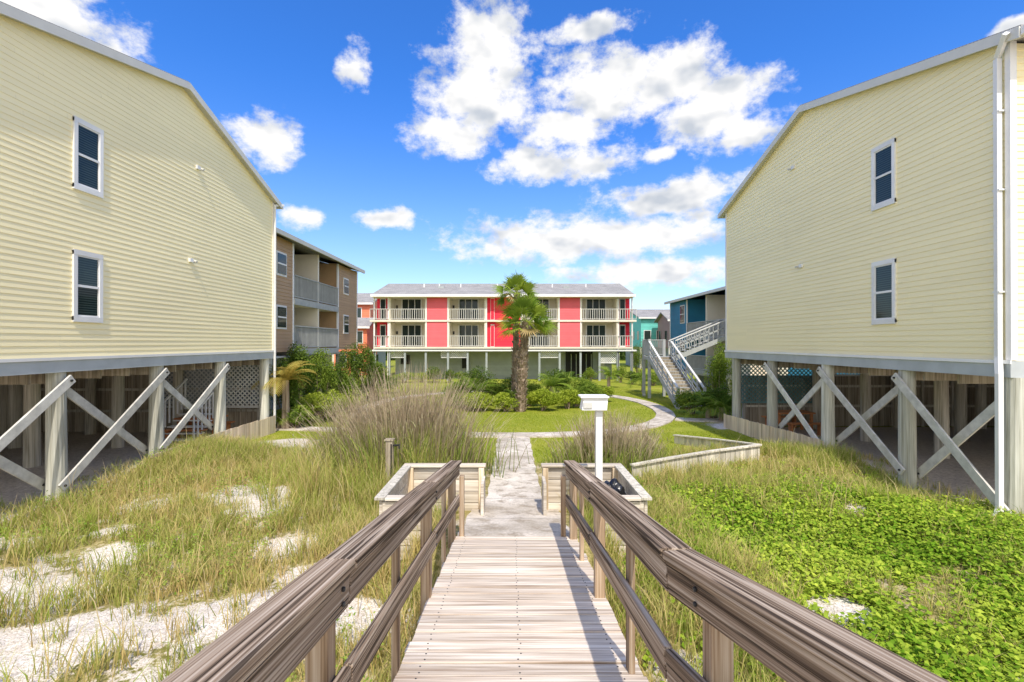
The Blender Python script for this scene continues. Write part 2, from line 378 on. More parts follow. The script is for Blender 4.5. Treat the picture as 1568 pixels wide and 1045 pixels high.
# ------------------------------------------------------------------ lattice helper
def lattice(b,axis,c,a0,a1,z0,z1,mat,sp=.13,w=.035):
    def pt(a,z): return (c,a,z) if axis=='x' else (a,c,z)
    up=(1,0,0) if axis=='x' else (0,1,0)
    H=z1-z0;
    for sgn in(1,-1):
        t=a0-H
        while t<a1:
            s0=max(a0,t); s1=min(a1,t+H)
            if s1-s0>.03:
                if sgn>0: p,q=pt(s0,z0+s0-t),pt(s1,z0+s1-t)
                else: p,q=pt(s0,z1-(s0-t)),pt(s1,z1-(s1-t))
                o=.006*sgn; p=list(p);q=list(q); k=0 if axis=='x' else 1; p[k]+=o;q[k]+=o
                b.beam(p,q,w,.008,mat,up)
            t+=sp
    for (p,q) in((pt(a0,z0),pt(a1,z0)),(pt(a0,z1),pt(a1,z1)),(pt(a0,z0),pt(a0,z1)),(pt(a1,z0),pt(a1,z1))): b.beam(p,q,.06,.06,mat,up)
# ------------------------------------------------------------------ yellow houses
def yellow_house(sgn,W,yn,yr,yf,zn,zr,zf,zb,posts,xbr,win,extra):
    e=empty('yellow_beach_house'); D=13.
    def X(u): return sgn*(W+u)
    b=MB(); z=zb; h=.118; lp=-.011
    while z<zr:
        z1=min(z+h,zr-.001)
        def lo(zz): return yn if zz<=zn else yn+(zz-zn)/(zr-zn)*(yr-yn)
        def hi(zz): return yf if zz<=zf else yf+(zz-zf)/(zr-zf)*(yr-yf)
        y0_,y1_=lo(z),hi(z); cuts=[y0_]; q=y0_+random.uniform(1.2,3.6)
        while q<y1_-.8: cuts.append(q); q+=3.66
        cuts.append(y1_)
        for j in range(len(cuts)-1):
            ca,cb_=cuts[j],cuts[j+1]; ta=lo(z1) if j==0 else ca; tb=hi(z1) if j==len(cuts)-2 else cb_
            if ta>tb: ta=tb=(ta+tb)/2
            o=lp-(.0015 if j%2 else 0)
            b.add([(X(o),ca,z),(X(o),cb_,z),(X(0),tb,z1),(X(0),ta,z1),(X(0),ca,z),(X(0),cb_,z)],[(0,1,2,3),(0,4,5,1)],'yellow')
        if z1<=zn+.02: b.add([(X(0),yn+lp,z),(X(D),yn+lp,z),(X(D),yn,z1),(X(0),yn,z1),(X(0),yn,z),(X(D),yn,z)],[(0,1,2,3),(0,4,5,1)],'yellow')
        z+=h
    b.add([(X(0),yf,zb),(X(D),yf,zb),(X(D),yf,zf),(X(0),yf,zf)],[(0,1,2,3)],'yellow')
    b.add([(X(D),yn,zb),(X(D),yf,zb),(X(D),yf,zf),(X(D),yr,zr),(X(D),yn,zn)],[(0,1,2,3,4)],'yellow')
    b.obj('siding_walls',e)
    b=MB()
    b.box(X(-.05),X(D),yn-.04,yf+.04,zb-.29,zb-.002,'trim'); b.box(X(-.075),X(-.052),yn-.06,yf+.06,zb-.05,zb+.01,'white')
    b.box(X(-.035),X(.08),yf-.06,yf+.035,zb+.012,zf-.02,'white'); b.box(X(-.035),X(.08),yn-.035,yn+.06,zb+.012,zn-.02,'white')
    yq=yn+.4
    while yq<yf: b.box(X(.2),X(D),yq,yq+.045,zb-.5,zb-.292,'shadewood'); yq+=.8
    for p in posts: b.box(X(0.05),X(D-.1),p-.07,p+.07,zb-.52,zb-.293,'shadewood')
    b.obj('floor_band',e)
    b=MB(); th=.16
    for (ya,za,yb,zb_) in((yn,zn,yr,zr),(yf,zf,yr,zr)):
        d=Vector((0,ya-yb,za-zb_)).normalized(); ea=Vector((0,ya,za))+d*.35
        u0,u1=-.16,D+.2; y_e,z_e=ea.y,ea.z
        b.hexa([(X(u0),y_e,z_e),(X(u1),y_e,z_e),(X(u1),yb,zb_),(X(u0),yb,zb_),(X(u0),y_e,z_e+th),(X(u1),y_e,z_e+th),(X(u1),yb,zb_+th),(X(u0),yb,zb_+th)],'shingle')
        b.hexa([(X(u0-.012),y_e,z_e-.06),(X(u0-.04),y_e,z_e-.06),(X(u0-.04),yb,zb_-.06),(X(u0-.012),yb,zb_-.06),(X(u0-.012),y_e,z_e+th-.03),(X(u0-.04),y_e,z_e+th-.03),(X(u0-.04),yb,zb_+th-.03),(X(u0-.012),yb,zb_+th-.03)],'soffit')
        b.hexa([(X(u0-.008),y_e,z_e-.02),(X(0),y_e,z_e-.02),(X(0),yb,zb_-.02),(X(u0-.008),yb,zb_-.02),(X(u0-.008),y_e,z_e-.004),(X(0),y_e,z_e-.004),(X(0),yb,zb_-.004),(X(u0-.008),yb,zb_-.004)],'soffit')
        s=1 if ya>yb else -1
        b.box(X(u0-.02),X(u1),y_e+s*.01,y_e+s*.12,z_e-.02,z_e+.11,'white')
    b.obj('roof',e)
    b=MB()
    for wy in win:
        for z0 in(EYE+.46,EYE+3.19):
            y0,y1,z1=wy,wy+.71,z0+1.44; t=.085
            b.box(X(-.045),X(.02),y0,y0+t,z0,z1,'white'); b.box(X(-.045),X(.02),y1-t,y1,z0,z1,'white')
            b.box(X(-.047),X(.02),y0+.0,y1-.0,z0-.03,z0+t,'white'); b.box(X(-.047),X(.02),y0,y1,z1-t,z1+.02,'white')
            b.box(X(-.017),X(.02),y0+t,y1-t,z0+t,z1-t,'glass')
            zm=(z0+z1)/2; b.box(X(-.036),X(.02),y0+t,y1-t,zm-.025,zm+.025,'white')
            for yy_ in(y0+t,y1-t-.025): b.box(X(-.03),X(.02),yy_,yy_+.025,z0+t,z1-t,'white')
            b.box(X(-.03),X(.02),y0+t+.03,y1-t-.03,z0+t,z0+t+.03,'white'); b.box(X(-.03),X(.02),y0+t+.03,y1-t-.03,z1-t-.03,z1-t,'white')
    b.obj('windows',e)
    b=MB()
    for (yy_,zz) in extra:
        b.box(X(-.06),X(0),yy_-.07,yy_+.07,zz-.05,zz+.05,'white'); b.cyl((X(-.03),yy_+.12,zz),(X(-.12),yy_+.12,zz-.02),.03,.03,'soffit')
    b.obj('wall_vents',e)
    b=MB()
    for k,p in enumerate(posts):
        for u in(.02,3.2,6.4,9.6):
            gx=X(u+.1); r=.165
            b.cyl((gx,p,float(G(gx,p))-.4),(gx+random.uniform(-.02,.02),p+random.uniform(-.02,.02),zb-.29 if u<1 else zb-.53),r*1.06,r*.94,'pile' if u<1 else 'ipile',16,.015)
    b.obj('piles',e,smooth=False)
    b=MB()
    for (pa,pb) in xbr:
        zl=float(G(X(0),(pa+pb)/2))+.22; zh=zb-.42
        for (q0,q1,uu) in(((pa-.15,zl),(pb+.1,zh),-.10),((pa+.05,zh),(pb-.05,zl+.1),.32)):
            b.beam((X(uu),q0[0],q0[1]),(X(uu),q1[0],q1[1]),.18,.045,'brace',(1,0,0))
            for qq in(q0,q1): b.cyl((X(uu-.02),qq[0]*.96+.04*(q0[0]+q1[0])/2,qq[1]*.96+.04*(q0[1]+q1[1])/2),(X(uu-.05),qq[0]*.96+.04*(q0[0]+q1[0])/2,qq[1]*.96+.04*(q0[1]+q1[1])/2),.025,.025,'metal',8)
    b.obj('cross_braces',e,bevel=.005)
    b=MB()
    gl=-.1
    lattice(b,'y',yf-.15,*(sorted((X(.4),X(4.2)))),1.1,zb-.4,'lat' if sgn<0 else 'dgreen',.17,.045)
    def plank(u0,u1,yq,mat,z1):
        u=u0
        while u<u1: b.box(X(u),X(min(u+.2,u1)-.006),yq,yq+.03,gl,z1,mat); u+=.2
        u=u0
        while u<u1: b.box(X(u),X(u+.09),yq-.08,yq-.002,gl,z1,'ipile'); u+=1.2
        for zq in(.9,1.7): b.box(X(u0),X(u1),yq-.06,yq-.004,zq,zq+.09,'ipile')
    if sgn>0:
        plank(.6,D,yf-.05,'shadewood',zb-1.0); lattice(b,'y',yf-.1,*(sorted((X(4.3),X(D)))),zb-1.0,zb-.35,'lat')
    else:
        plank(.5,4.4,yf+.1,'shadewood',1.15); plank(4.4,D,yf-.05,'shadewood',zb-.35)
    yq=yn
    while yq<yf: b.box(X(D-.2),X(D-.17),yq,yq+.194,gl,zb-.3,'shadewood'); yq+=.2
    b.obj('understorey_walls',e)
    b=MB(); xb=X(2.2); 
    gz=float(G(xb,yf-1.2))
    b.box(X(1.2),X(2.6),yf-1.6,yf-.8,gz+.70,gz+.75,'orange'); 
    for u in(1.3,2.5):
        for q in(yf-1.5,yf-.9): b.box(X(u-.04),X(u+.04),q-.04,q+.04,gz,gz+.7,'orange')
    for q in(yf-2.1,yf-.5): b.box(X(1.2),X(2.6),q-.13,q+.13,gz+.42,gz+.46,'orange'); b.box(X(1.35),X(1.42),q-.1,q+.1,gz,gz+.42,'orange'); b.box(X(2.4),X(2.47),q-.1,q+.1,gz,gz+.42,'orange')
    b.obj('picnic_table',e)
    b=MB()
    if sgn<0:
        q=yf-.0; 
        b.cyl((X(-.08),q-.02,zf-.1),(X(-.08),q-.02,float(G(X(0),q))+.3),.045,.045,'white'); b.beam((X(-.2),q+.4,zf-.0),(X(-.08),q-.02,zf-.12),.08,.08,'white')
    else:
        q=yn+.12
        b.beam((X(-.10),q,zn-.25),(X(-.10),q,zb+.05),.09,.07,'white',(0,1,0)); b.beam((X(-.1),q,zb+.07),(X(-.17),q-.08,zb-.25),.09,.07,'white',(0,1,0)); b.beam((X(-.17),q-.08,zb-.22),(X(-.17),q-.08,.55),.09,.07,'white',(0,1,0)); b.beam((X(-.17),q-.08,.58),(X(-.3),q-.15,.45),.09,.07,'white',(0,1,0)); b.beam((X(-.25),q-.3,zn+.02),(X(-.1),q,zn-.22),.09,.07,'white',(0,1,0))
        for zz in(zn-1.2,zb+1.2,zb+3): b.box(X(-.14),X(0),q-.06,q+.06,zz,zz+.03,'white')
    b.obj('downspout',e)
yellow_house(-1,9.0,7.2,13.2,18.2,EYE+5.45,EYE+6.98,EYE+5.28,EYE-.30,[7.0,9.7,12.4,15.1,17.8],[(4.6,7.0),(7.0,9.7),(9.7,12.4),(12.4,15.1)],[9.88],[(13.8,EYE+5.0),(13.5,EYE+2.3)])
yellow_house(1,8.7,8.43,14.3,19.6,EYE+5.27,EYE+6.88,EYE+5.27,EYE-.32,[8.5,10.8,13.5,16.4,19.0],[(8.5,10.8),(10.8,13.5),(13.5,16.4)],[10.93],[(14.9,EYE+5.4),(14.5,EYE+2.3)])
e=empty('white_porch_steps'); b=MB()
for k in range(6): b.box(-11.6,-10.3,.28*k+15.7,15.95+.28*k,.3+k*.17,.34+k*.17,'white')
for k in range(9): b.box(-11.65,-11.61,15.6+k*.2,15.64+k*.2,.3+k*.12,1.2+k*.12,'white'); b.box(-10.29,-10.25,15.6+k*.2,15.64+k*.2,.3+k*.12,1.2+k*.12,'white')
b.beam((-11.63,15.6,1.2),(-11.63,17.3,2.2),.06,.05,'white'); b.beam((-10.27,15.6,1.2),(-10.27,17.3,2.2),.06,.05,'white'); b.obj('steps_and_rails',e)
# ------------------------------------------------------------------ railing helper
def railing(b,p,q,z,h,mat,sp=.13,w=.035):
    p=Vector((*p,0));q=Vector((*q,0)); L=(q-p).length; d=(q-p)/L; n=int(L/sp)
    b.beam(p+Vector((0,0,z+h)),q+Vector((0,0,z+h)),.09,.05,mat); b.beam(p+Vector((0,0,z+.1)),q+Vector((0,0,z+.1)),.05,.05,mat)
    for k in range(n+1):
        c=p+d*(L*k/n); b.box(c.x-w/2,c.x+w/2,c.y-w/2,c.y+w/2,z+.1,z+h-.02,mat)
def clap(b,axis,c,a0,a1,z0,z1,mat,h=.16,out=-1):
    z=z0
    while z<z1-.001:
        zt=min(z+h,z1)
        if axis=='y': b.add([(a0,c+out*.02,z),(a1,c+out*.02,z),(a1,c,zt),(a0,c,zt),(a0,c,z),(a1,c,z)],[(0,1,2,3),(0,4,5,1)],mat)
        else: b.add([(c+out*.02,a0,z),(c+out*.02,a1,z),(c,a1,zt),(c,a0,zt),(c,a0,z),(c,a1,z)],[(0,1,2,3),(0,4,5,1)],mat)
        z+=h
# ------------------------------------------------------------------ red condo
e=empty('red_condominium'); yF=45.0; s=740/45.
def px(x): return (x-784)/s
zE,z2,z1,zG=7.9,5.6,3.1,-.1
b=MB(); d=MB(); r=MB(); wn=MB()
bays=[(597,652),(687,743),(800,855),(890,945)]
reds=[(653,686,'pink'),(856,889,'pink')]
XL,XR=px(594),px(947)
b.box(XL,XR,46.8,55,z1-.1,zE,'cream')
for a,c_,m in reds:
    clap(b,'y',44.95,px(a),px(c_),z1-.1,zE-.1,m); b.box(px(a),px(c_),44.952,46.79,z1-.1,zE-.1,'cream')
    for xx in(a,c_): b.box(px(xx)-.05,px(xx)+.05,44.9,45.0,z1-.1,zE-.1,'white')
clap(b,'y',45.25,px(745),px(798),z1-.1,zE-.1,'red'); b.box(px(745),px(798),45.253,46.79,z1-.1,zE-.1,'red')
for xx in(745,798): b.box(px(xx)-.05,px(xx)+.05,44.93,46.7,z1-.1,zE-.1,'white')
for (a,c_) in((573,594),(947,968)):
    clap(b,'y',46.0,px(a),px(c_),z1-.1,zE-.1,'red'); b.box(px(a),px(c_),46.002,55,z1-.1,zE-.1,'red')
for xx in(573,594.5,947,968): b.box(px(xx)-.06,px(xx)+.06,45.0,45.12,zG,zE-.1,'white')
for z in(z1,z2):
    b.box(px(567 if z==z2 else 573),px(974 if z==z2 else 968),44.85,46.9,z-.16,z,'cream')
    for (a,c_) in bays: railing(r,(px(a),45),(px(c_),45),z,1.02,'soffit',.2,.045)
    railing(r,(px(573),44.95),(px(596),44.95),z,1.02,'soffit',.2,.045); railing(r,(px(946),44.95),(px(968),44.95),z,1.02,'soffit',.2,.045)
    if z==z2: railing(r,(px(567),44.92),(px(573),44.92),z,1.02,'soffit',.2,.045); railing(r,(px(968),44.92),(px(974),44.92),z,1.02,'soffit',.2,.045)
    for (a,c_) in bays:
        m=(a+c_)/2; x0,x1=px(m-15),px(m+15)
        wn.box(x0-.08,x1+.08,46.72,46.79,z,z+2.13,'white')
        for k in range(3):
            w=(x1-x0)/3; wn.box(x0+k*w+.04,x0+(k+1)*w-.04,46.69,46.718,z+.06,z+2.05,'glass')
        wn.box(px(a+3),px(a+5.5),46.7,46.79,z+1.2,z+1.5,'metal')
        r.box(px(m+6),px(m+10),45.7,46.3,z+.7,z+.74,'metal'); r.box(px(m+7.8),px(m+8.2),45.97,46.03,z,z+.7,'metal'); r.box(px(m-12),px(m-9),45.8,46.2,z+.42,z+.46,'metal'); r.box(px(m-12),px(m-9),46.2,46.24,z,z+.95,'metal')
        for xx in(a,c_): b.box(px(xx)-.07,px(xx)+.07,44.96,46.79,z,z+2.3,'cream')
    wn.box(px(751),px(757),45.15,45.24,z,z+2.1,'white'); wn.box(px(751.5),px(756.5),45.13,45.149,z+.05,z+2.0,'red')
    for a in(578,952): wn.box(px(a),px(a+9),45.9,45.99,z,z+2.1,'white'); wn.box(px(a+1),px(a+8),45.87,45.899,z+.1,z+2.0,'glass')
b.box(px(567),px(974),44.87,44.93,z1-.4,z1-.26,'white')
d.hexa([(px(572),44.3,zE-.12),(px(969),44.3,zE-.12),(px(969),50.5,9.5),(px(572),50.5,9.5),(px(572),44.3,zE+.04),(px(969),44.3,zE+.04),(px(969),50.5,9.66),(px(572),50.5,9.66)],'shingle')
d.hexa([(px(572),56.5,zE-.12),(px(969),56.5,zE-.12),(px(969),50.5,9.5),(px(572),50.5,9.5),(px(572),56.5,zE+.04),(px(969),56.5,zE+.04),(px(969),50.5,9.66),(px(572),50.5,9.66)],'shingle')
d.box(px(571),px(970),44.2,44.298,zE-.2,zE+.03,'white'); d.box(px(572),px(969),44.3,46.8,zE-.22,zE-.14,'cream')
for a in(640,665,700,760,850,905): d.cyl((px(a),48.2,8.9),(px(a),48.2,9.35),.07,.07,'white')
for a in(669,872): d.box(px(a)-.3,px(a)+.3,47.6,48.0,8.7,9.05,'greysid')
yg=47.2
clap(b,'y',yg,px(597),px(944),zG,z1-.3,'greysid',.2); b.box(px(597),px(944),yg+.003,54.9,zG,z1-.3,'greysid')
for a in(574,596,620,652,686,716,745,798,826,857,889,918,946,967): b.box(px(a)-.09,px(a)+.09,45.0,45.18,zG,z1-.27,'greysid')
for (a,c_) in((598,618),(675,684),(688,715),(826,856)): lattice(b,'y',45.3,px(a),px(c_),z1-1.0,z1-.3,'white',.2,.05)
lattice(b,'y',45.3,px(919),px(945),z1-1.5,z1-.3,'white',.2,.05)
b.box(px(870),px(913),yg-.1,yg-.03,zG,z1-.45,'dark'); wn.box(px(922),px(932),yg-.15,yg-.03,zG,2.0,'soffit'); wn.box(px(606),px(620),yg-.15,yg-.03,1.4,2.3,'dark'); wn.box(px(704),px(715),yg-.15,yg-.03,1.0,2.1,'dark')
for k in range(5): b.box(px(878+k*8),px(879+k*8),yg-.3,yg-.15,zG,2.4,'greysid')
b.obj('walls',e); d.obj('roof',e); r.obj('balcony_railings',e); wn.obj('doors_and_windows',e)
# ------------------------------------------------------------------ side condos
def condo(name,sgn,W,ya,yb,ztop,floors,segs,mat,inner,winspec,railm,rise=1.4):
    e=empty(name); b=MB(); r=MB(); w=MB(); D=10.
    def X(u): return sgn*(W+u)
    fl=floors[0]
    for (y0,y1,t) in segs:
        if t=='wall':
            clap(b,'x',X(0),y0,y1,fl-.1,ztop,mat,.15,-sgn); b.box(X(.003),X(2),y0,y1,fl-.1,ztop,mat)
            for q in(y0,y1): b.box(X(-.035),X(.05),q-.06,q+.06,fl-.1,ztop-.02,'white')
        else:
            b.box(X(1.7),X(2.1),y0,y1,fl-.1,ztop,inner)
            for z in floors:
                b.box(X(-.05),X(1.7),y0+.062,y1-.062,z-.25,z,inner); b.box(X(-.075),X(-.052),y0+.062,y1-.062,z-.27,z+.02,railm)
                railing(r,(X(-.02),y0+.1),(X(-.02),y1-.1),z,1.05,railm,.14,.045)
                m=(y0+y1)/2
                for q in(y0+.9,m+.6):
                    w.box(X(1.62),X(1.69),q,q+1.6,z,z+2.1,'white'); w.box(X(1.59),X(1.618),q+.08,q+1.52,z+.08,z+2.0,'glass')
            m=(y0+y1)/2; b.box(X(-.03),X(1.69),m-.08,m+.08,fl,ztop-.02,'cream')
    b.box(X(2.1),X(D),ya,yb,fl-.1,ztop-.01,mat)
    for z0,z1_,y0,y1 in winspec:
        w.box(X(-.05),X(.0),y0-.08,y1+.08,z0-.08,z1_+.08,'white'); w.box(X(-.07),X(-.052),y0,y1,z0,z1_,'glass'); w.box(X(-.085),X(-.072),y0,y1,(z0+z1_)/2-.03,(z0+z1_)/2+.03,'white')
    d=MB()
    d.hexa([(X(-.35),ya-.2,ztop),(X(5),ya-.2,ztop+rise),(X(5),yb+.25,ztop+rise),(X(-.35),yb+.25,ztop),(X(-.35),ya-.2,ztop+.16),(X(5),ya-.2,ztop+rise+.16),(X(5),yb+.25,ztop+rise+.16),(X(-.35),yb+.25,ztop+.16)],'shingle')
    d.hexa([(X(D+.3),ya-.2,ztop),(X(5),ya-.2,ztop+rise),(X(5),yb+.25,ztop+rise),(X(D+.3),yb+.25,ztop),(X(D+.3),ya-.2,ztop+.16),(X(5),ya-.2,ztop+rise+.16),(X(5),yb+.25,ztop+rise+.16),(X(D+.3),yb+.25,ztop+.16)],'shingle')
    d.box(X(-.37),X(-.45),ya-.22,yb+.27,ztop-.06,ztop+.13,'soffit')
    d.add([(X(-.2),yb,ztop),(X(D),yb,ztop),(X(5),yb,ztop+rise)],[(0,1,2)],mat); d.add([(X(-.2),ya,ztop),(X(D),ya,ztop),(X(5),ya,ztop+rise)],[(0,1,2)],mat)
    q=ya+.3
    while q<yb+.1:
        for u in(.1,3): b.cyl((X(u),q,-.3),(X(u),q,fl-.25),.14,.13,'pile',10)
        q+=2.6
    b.box(X(2.2),X(D),ya,yb,-.3,fl-.12,'greysid'); b.box(X(-.02),X(2.3),ya,yb,fl-.35,fl-.27,'soffit')
    b.obj('walls',e); r.obj('balcony_railings',e); w.obj('doors_and_windows',e); d.obj('roof',e)
condo('brown_condominium',-1,9.8,19.4,30.5,EYE+4.45,[EYE-.3,EYE+1.98],[(19.4,21.6,'wall'),(21.6,27.2,'balc'),(27.2,30.5,'wall')],'brown','cream',
  [(EYE+2.9,EYE+3.75,20.1,20.85),(EYE+.65,EYE+1.5,20.1,20.85),(EYE+2.9,EYE+3.7,28.1,28.8),(EYE+.6,EYE+1.55,28.1,28.8)],'greyrail')
condo('blue_condominium',1,13.6,27.5,41.5,EYE+3.35,[EYE-2.0,EYE+.45],[(27.5,30.0,'balc'),(30.0,37.6,'balc'),(37.6,41.5,'wall')],'blue','cream',
  [(EYE+1.6,EYE+2.9,38.1,38.9),(EYE-.9,EYE+.1,38.1,38.9)],'greyrail',1.3)
# outdoor stairs
e=empty('outdoor_staircase'); b=MB(); m='greyrail'
zL=2.62; yt,yb_=30.0,24.8; x0,x1=8.55,9.85; zg=float(G(9,24.8))
n=15
for k in range(n):
    t=(k+.5)/n; y=yb_+(yt-yb_)*t; z=zg+(zL-zg)*(k+1)/(n+1); b.box(x0,x1,y-.17,y+.15,z-.04,z,m); b.box(x0,x1,y+.13,y+.145,z,z+.14,'shadewood')
for x in(x0-.03,x1+.03):
    b.beam((x,yb_,zg),(x,yt,zL-.1),.05,.28,m); b.beam((x,yb_,zg+1.05),(x,yt,zL+.95),.12,.06,'soffit'); b.beam((x,yb_,zg+.62),(x,yt,zL+.52),.04,.09,m); b.beam((x,yb_,zg+.32),(x,yt,zL+.25),.04,.05,m)
    for k in range(7): t=k/6; b.box(x-.03,x+.03,yb_+(yt-yb_)*t-.03,yb_+(yt-yb_)*t+.03,zg+(zL-zg)*t,zg+1.03+(zL-zg-.1)*t,m)
    b.box(x-.06,x+.06,yb_-.06,yb_+.06,zg-.2,zg+1.15,m)
b.box(x0-.05,x1+.3,yt,yt+1.4,zL-.2,zL,m)
for x in(x0,x1): 
    for y in(yt+.1,yt+1.35): b.box(x-.08,x+.08,y-.08,y+.08,-.2,zL+1.1 if y>yt+1 or x==x0 else zL,m)
railing(b,(x0,yt+.1),(x0,yt+1.35),zL,1.05,m,.12,.04); railing(b,(x0,yt+1.35),(x1,yt+1.35),zL,1.05,m,.12,.04)
xu=13.4; zu=EYE+.45; n=9; xs_=x1+.3
for k in range(n):
    t=(k+.5)/n; x=xs_+(xu-xs_)*t; z=zL+(zu-zL)*(k+1)/(n+1); b.box(x-.18,x+.18,yt+.1,yt+1.3,z-.04,z,m)
for y in(yt+.07,yt+1.33):
    b.beam((xs_,y,zL-.1),(xu,y,zu-.1),.05,.28,m); b.beam((xs_,y,zL+1.0),(xu,y,zu+1.0),.12,.06,'soffit'); b.beam((xs_,y,zL+.55),(xu,y,zu+.55),.04,.09,m)
    for k in range(12): t=k/11; b.box(xs_+(xu-xs_)*t-.02,xs_+(xu-xs_)*t+.02,y-.02,y+.02,zL+(zu-zL)*t,zL+1+(zu-zL)*t,m)
b.obj('flights_and_railings',e)
# distant houses
def house(name,x0,x1,y0,y1,z0,ze,zr,mat,wins):
    e=empty(name); b=MB(); clap(b,'y',y0,x0,x1,z0,ze,mat,.2); b.box(x0,x1,y0+.003,y1,z0,ze,mat)
    ym=(y0+y1)/2
    for ya in(y0-.4,y1+.4): 
        b.hexa([(x0-.4,ya,ze-.1),(x1+.4,ya,ze-.1),(x1+.4,ym,zr),(x0-.4,ym,zr),(x0-.4,ya,ze+.05),(x1+.4,ya,ze+.05),(x1+.4,ym,zr+.15),(x0-.4,ym,zr+.15)],'shingle')
    b.box(x0-.42,x1+.42,y0-.46,y0-.402,ze-.15,ze+.06,'white')
    for xx in(x0,x1): b.add([(xx,y0,ze),(xx,y1,ze),(xx,ym,zr)],[(0,1,2)],mat)
    for k in range(wins):
        for z in ([z0+1.0,z0+3.6] if ze-z0>4.4 else [z0+1.0]):
            x=x0+(k+.5)*(x1-x0)/wins; b.box(x-.5,x+.5,y0-.07,y0-.021,z-.08,z+1.3,'white'); b.box(x-.42,x+.42,y0-.09,y0-.072,z,z+1.22,'glass')
    for k in range(5): b.box(x0+k*(x1-x0)/4-.12,x0+k*(x1-x0)/4+.12,y0+.1,y0+.34,-.2,z0,'pile')
    for z in np.arange(y0+1,y1,2.5): b.box(x0-.02,x0-.001,z,z+1,z0+1,z0+2.2,'glass'); b.box(x1+.001,x1+.02,z,z+1,z0+1,z0+2.2,'glass')
    b.box(x0+.5,x1-.5,y0+2,y1-1,-.2,z0-.01,'greysid'); b.obj('house_body',e)
house('teal_beach_house',17.6,24.5,66,78,2.9,6.9,8.3,'teal',4)
house('mauve_beach_house',19.6,24,60,65,2.8,6.3,7.3,'mauve',3)
house('coral_beach_house',-26,-17.0,58,68,2.8,8.2,9.8,'coral',3)
house('coral_beach_house',-19.5,-15.9,53,57,-.1,5.2,6.2,'coral',2)
house('tan_beach_house',-40,-28,75,90,2.8,8,10,'brown',4)
house('grey_beach_house',28,40,64,76,2.8,7,9,'greysid',4)
# ------------------------------------------------------------------ vegetation
def blades(name,P,h,w,lean,C0,C1,droop=.25,parent=None):
    n=len(P); az=rng.uniform(0,2*np.pi,n); la=rng.uniform(0,2*np.pi,n) if np.ndim(lean)<2 else None
    dirv=np.stack([np.cos(az),np.sin(az),np.zeros(n)],1)*(w[:,None]/2)
    L=(np.stack([np.cos(la),np.sin(la),np.zeros(n)],1)*lean[:,None]) if la is not None else lean
    up=np.zeros((n,3)); up[:,2]=1
    mid=P+up*h[:,None]*.55+L*h[:,None]*.35
    tip=P+up*h[:,None]*(1-droop*np.linalg.norm(L,axis=1))[:,None]+L*h[:,None]
    V=np.stack([P-dirv,P+dirv,mid-dirv*.8,mid+dirv*.8,tip],1).reshape(-1,3)
    i=np.arange(n)*5; Q=np.stack([i,i+1,i+3,i+2],1); T=np.stack([i+2,i+3,i+4],1)
    C=np.stack([C0,C0,(C0+C1)/2,(C0+C1)/2,C1],1).reshape(-1,3)
    return npmesh(name,V,Q,T,C,'leaf',parent)
def gp(x,y,o=-.01): return np.stack([x,y,G(x,y)+o],1)
def lerp(a,b,t): return np.array(a)[None]*(1-t[:,None])+np.array(b)[None]*t[:,None]
def free(x,y):
    k=~((abs(x-.05)<.95)&(y<7))&~((abs(x-.05)<.62)&(y<17.6))
    k&=~((abs(x)<.9)&(y>6.2)&(y<8.5)); return k
def inloop(x,y): 
    return (abs((x-cx)/rx)**2.3+abs((y-cy)/ry)**2.2)
def tufts(nt_,x0,x1,y0,y1,nb,hmin,hmax,sp_,dens=None):
    x=rng.uniform(x0,x1,nt_); y=rng.uniform(y0,y1,nt_)
    S=SAND(x,y) if sp_ else np.zeros(nt_)
    k=free(x,y)&(rng.uniform(0,1,nt_)<1-.86*ss(.15,.5,S+rng.uniform(-.12,.12,nt_)))
    if dens is not None: k&=rng.uniform(0,1,nt_)<dens(x,y)
    x=x[k];y=y[k]; th=rng.uniform(hmin,hmax,len(x))*(1+.35*sn(x,y,1.6,5)); col=rng.uniform(0,1,len(x))
    X=np.repeat(x,nb)+rng.normal(0,.06,len(x)*nb); Y=np.repeat(y,nb)+rng.normal(0,.06,len(x)*nb)
    H=np.repeat(th,nb)*rng.uniform(.55,1.15,len(X)); cc=np.repeat(col,nb)
    kk=free(X,Y); return X[kk],Y[kk],H[kk],cc[kk]
parts=[tufts(5600,-9.2,-.9,2.2,13.6,15,.2,.5,1),tufts(600,-9,-5.5,11.5,15.5,16,.2,.42,1),tufts(380,-4.8,-1.4,8.8,12.5,20,.5,1.1,1),
 tufts(1500,.95,3.2,2.2,10.5,15,.2,.5,1),tufts(1900,2.5,9.0,8.2,14,15,.2,.46,1,lambda x,y: ss(8,10,y)),tufts(900,3,9.2,3,9,10,.12,.28,1),
 tufts(300,-13,-9.2,7,9.5,12,.1,.3,0),tufts(120,-10,-8.7,9,14,10,.1,.3,0),tufts(150,8.5,10,8,14,10,.1,.3,0)]
X=np.concatenate([p[0] for p in parts]);Y=np.concatenate([p[1] for p in parts]);H=np.concatenate([p[2] for p in parts]);cc=np.concatenate([p[3] for p in parts])
n=len(X); t=np.clip(cc*.8+rng.uniform(-.25,.5,n)+.25*sn(X,Y,.8,3)-.05,0,1)
C0=lerp((.18,.26,.03),(.56,.41,.16),t); C1=lerp((.36,.47,.06),(.76,.60,.30),t)
blades('dune_grass',gp(X,Y),H,rng.uniform(.006,.012,n),rng.uniform(.1,.75,n),C0,C1)
n=420; x=np.concatenate([rng.uniform(-9,-1.2,300),rng.uniform(1.2,8.5,120)]); y=np.concatenate([rng.uniform(3.2,13,300),rng.uniform(8,13,120)]); k=free(x,y); x=x[k];y=y[k];n=len(x); t=rng.uniform(0,1,n)
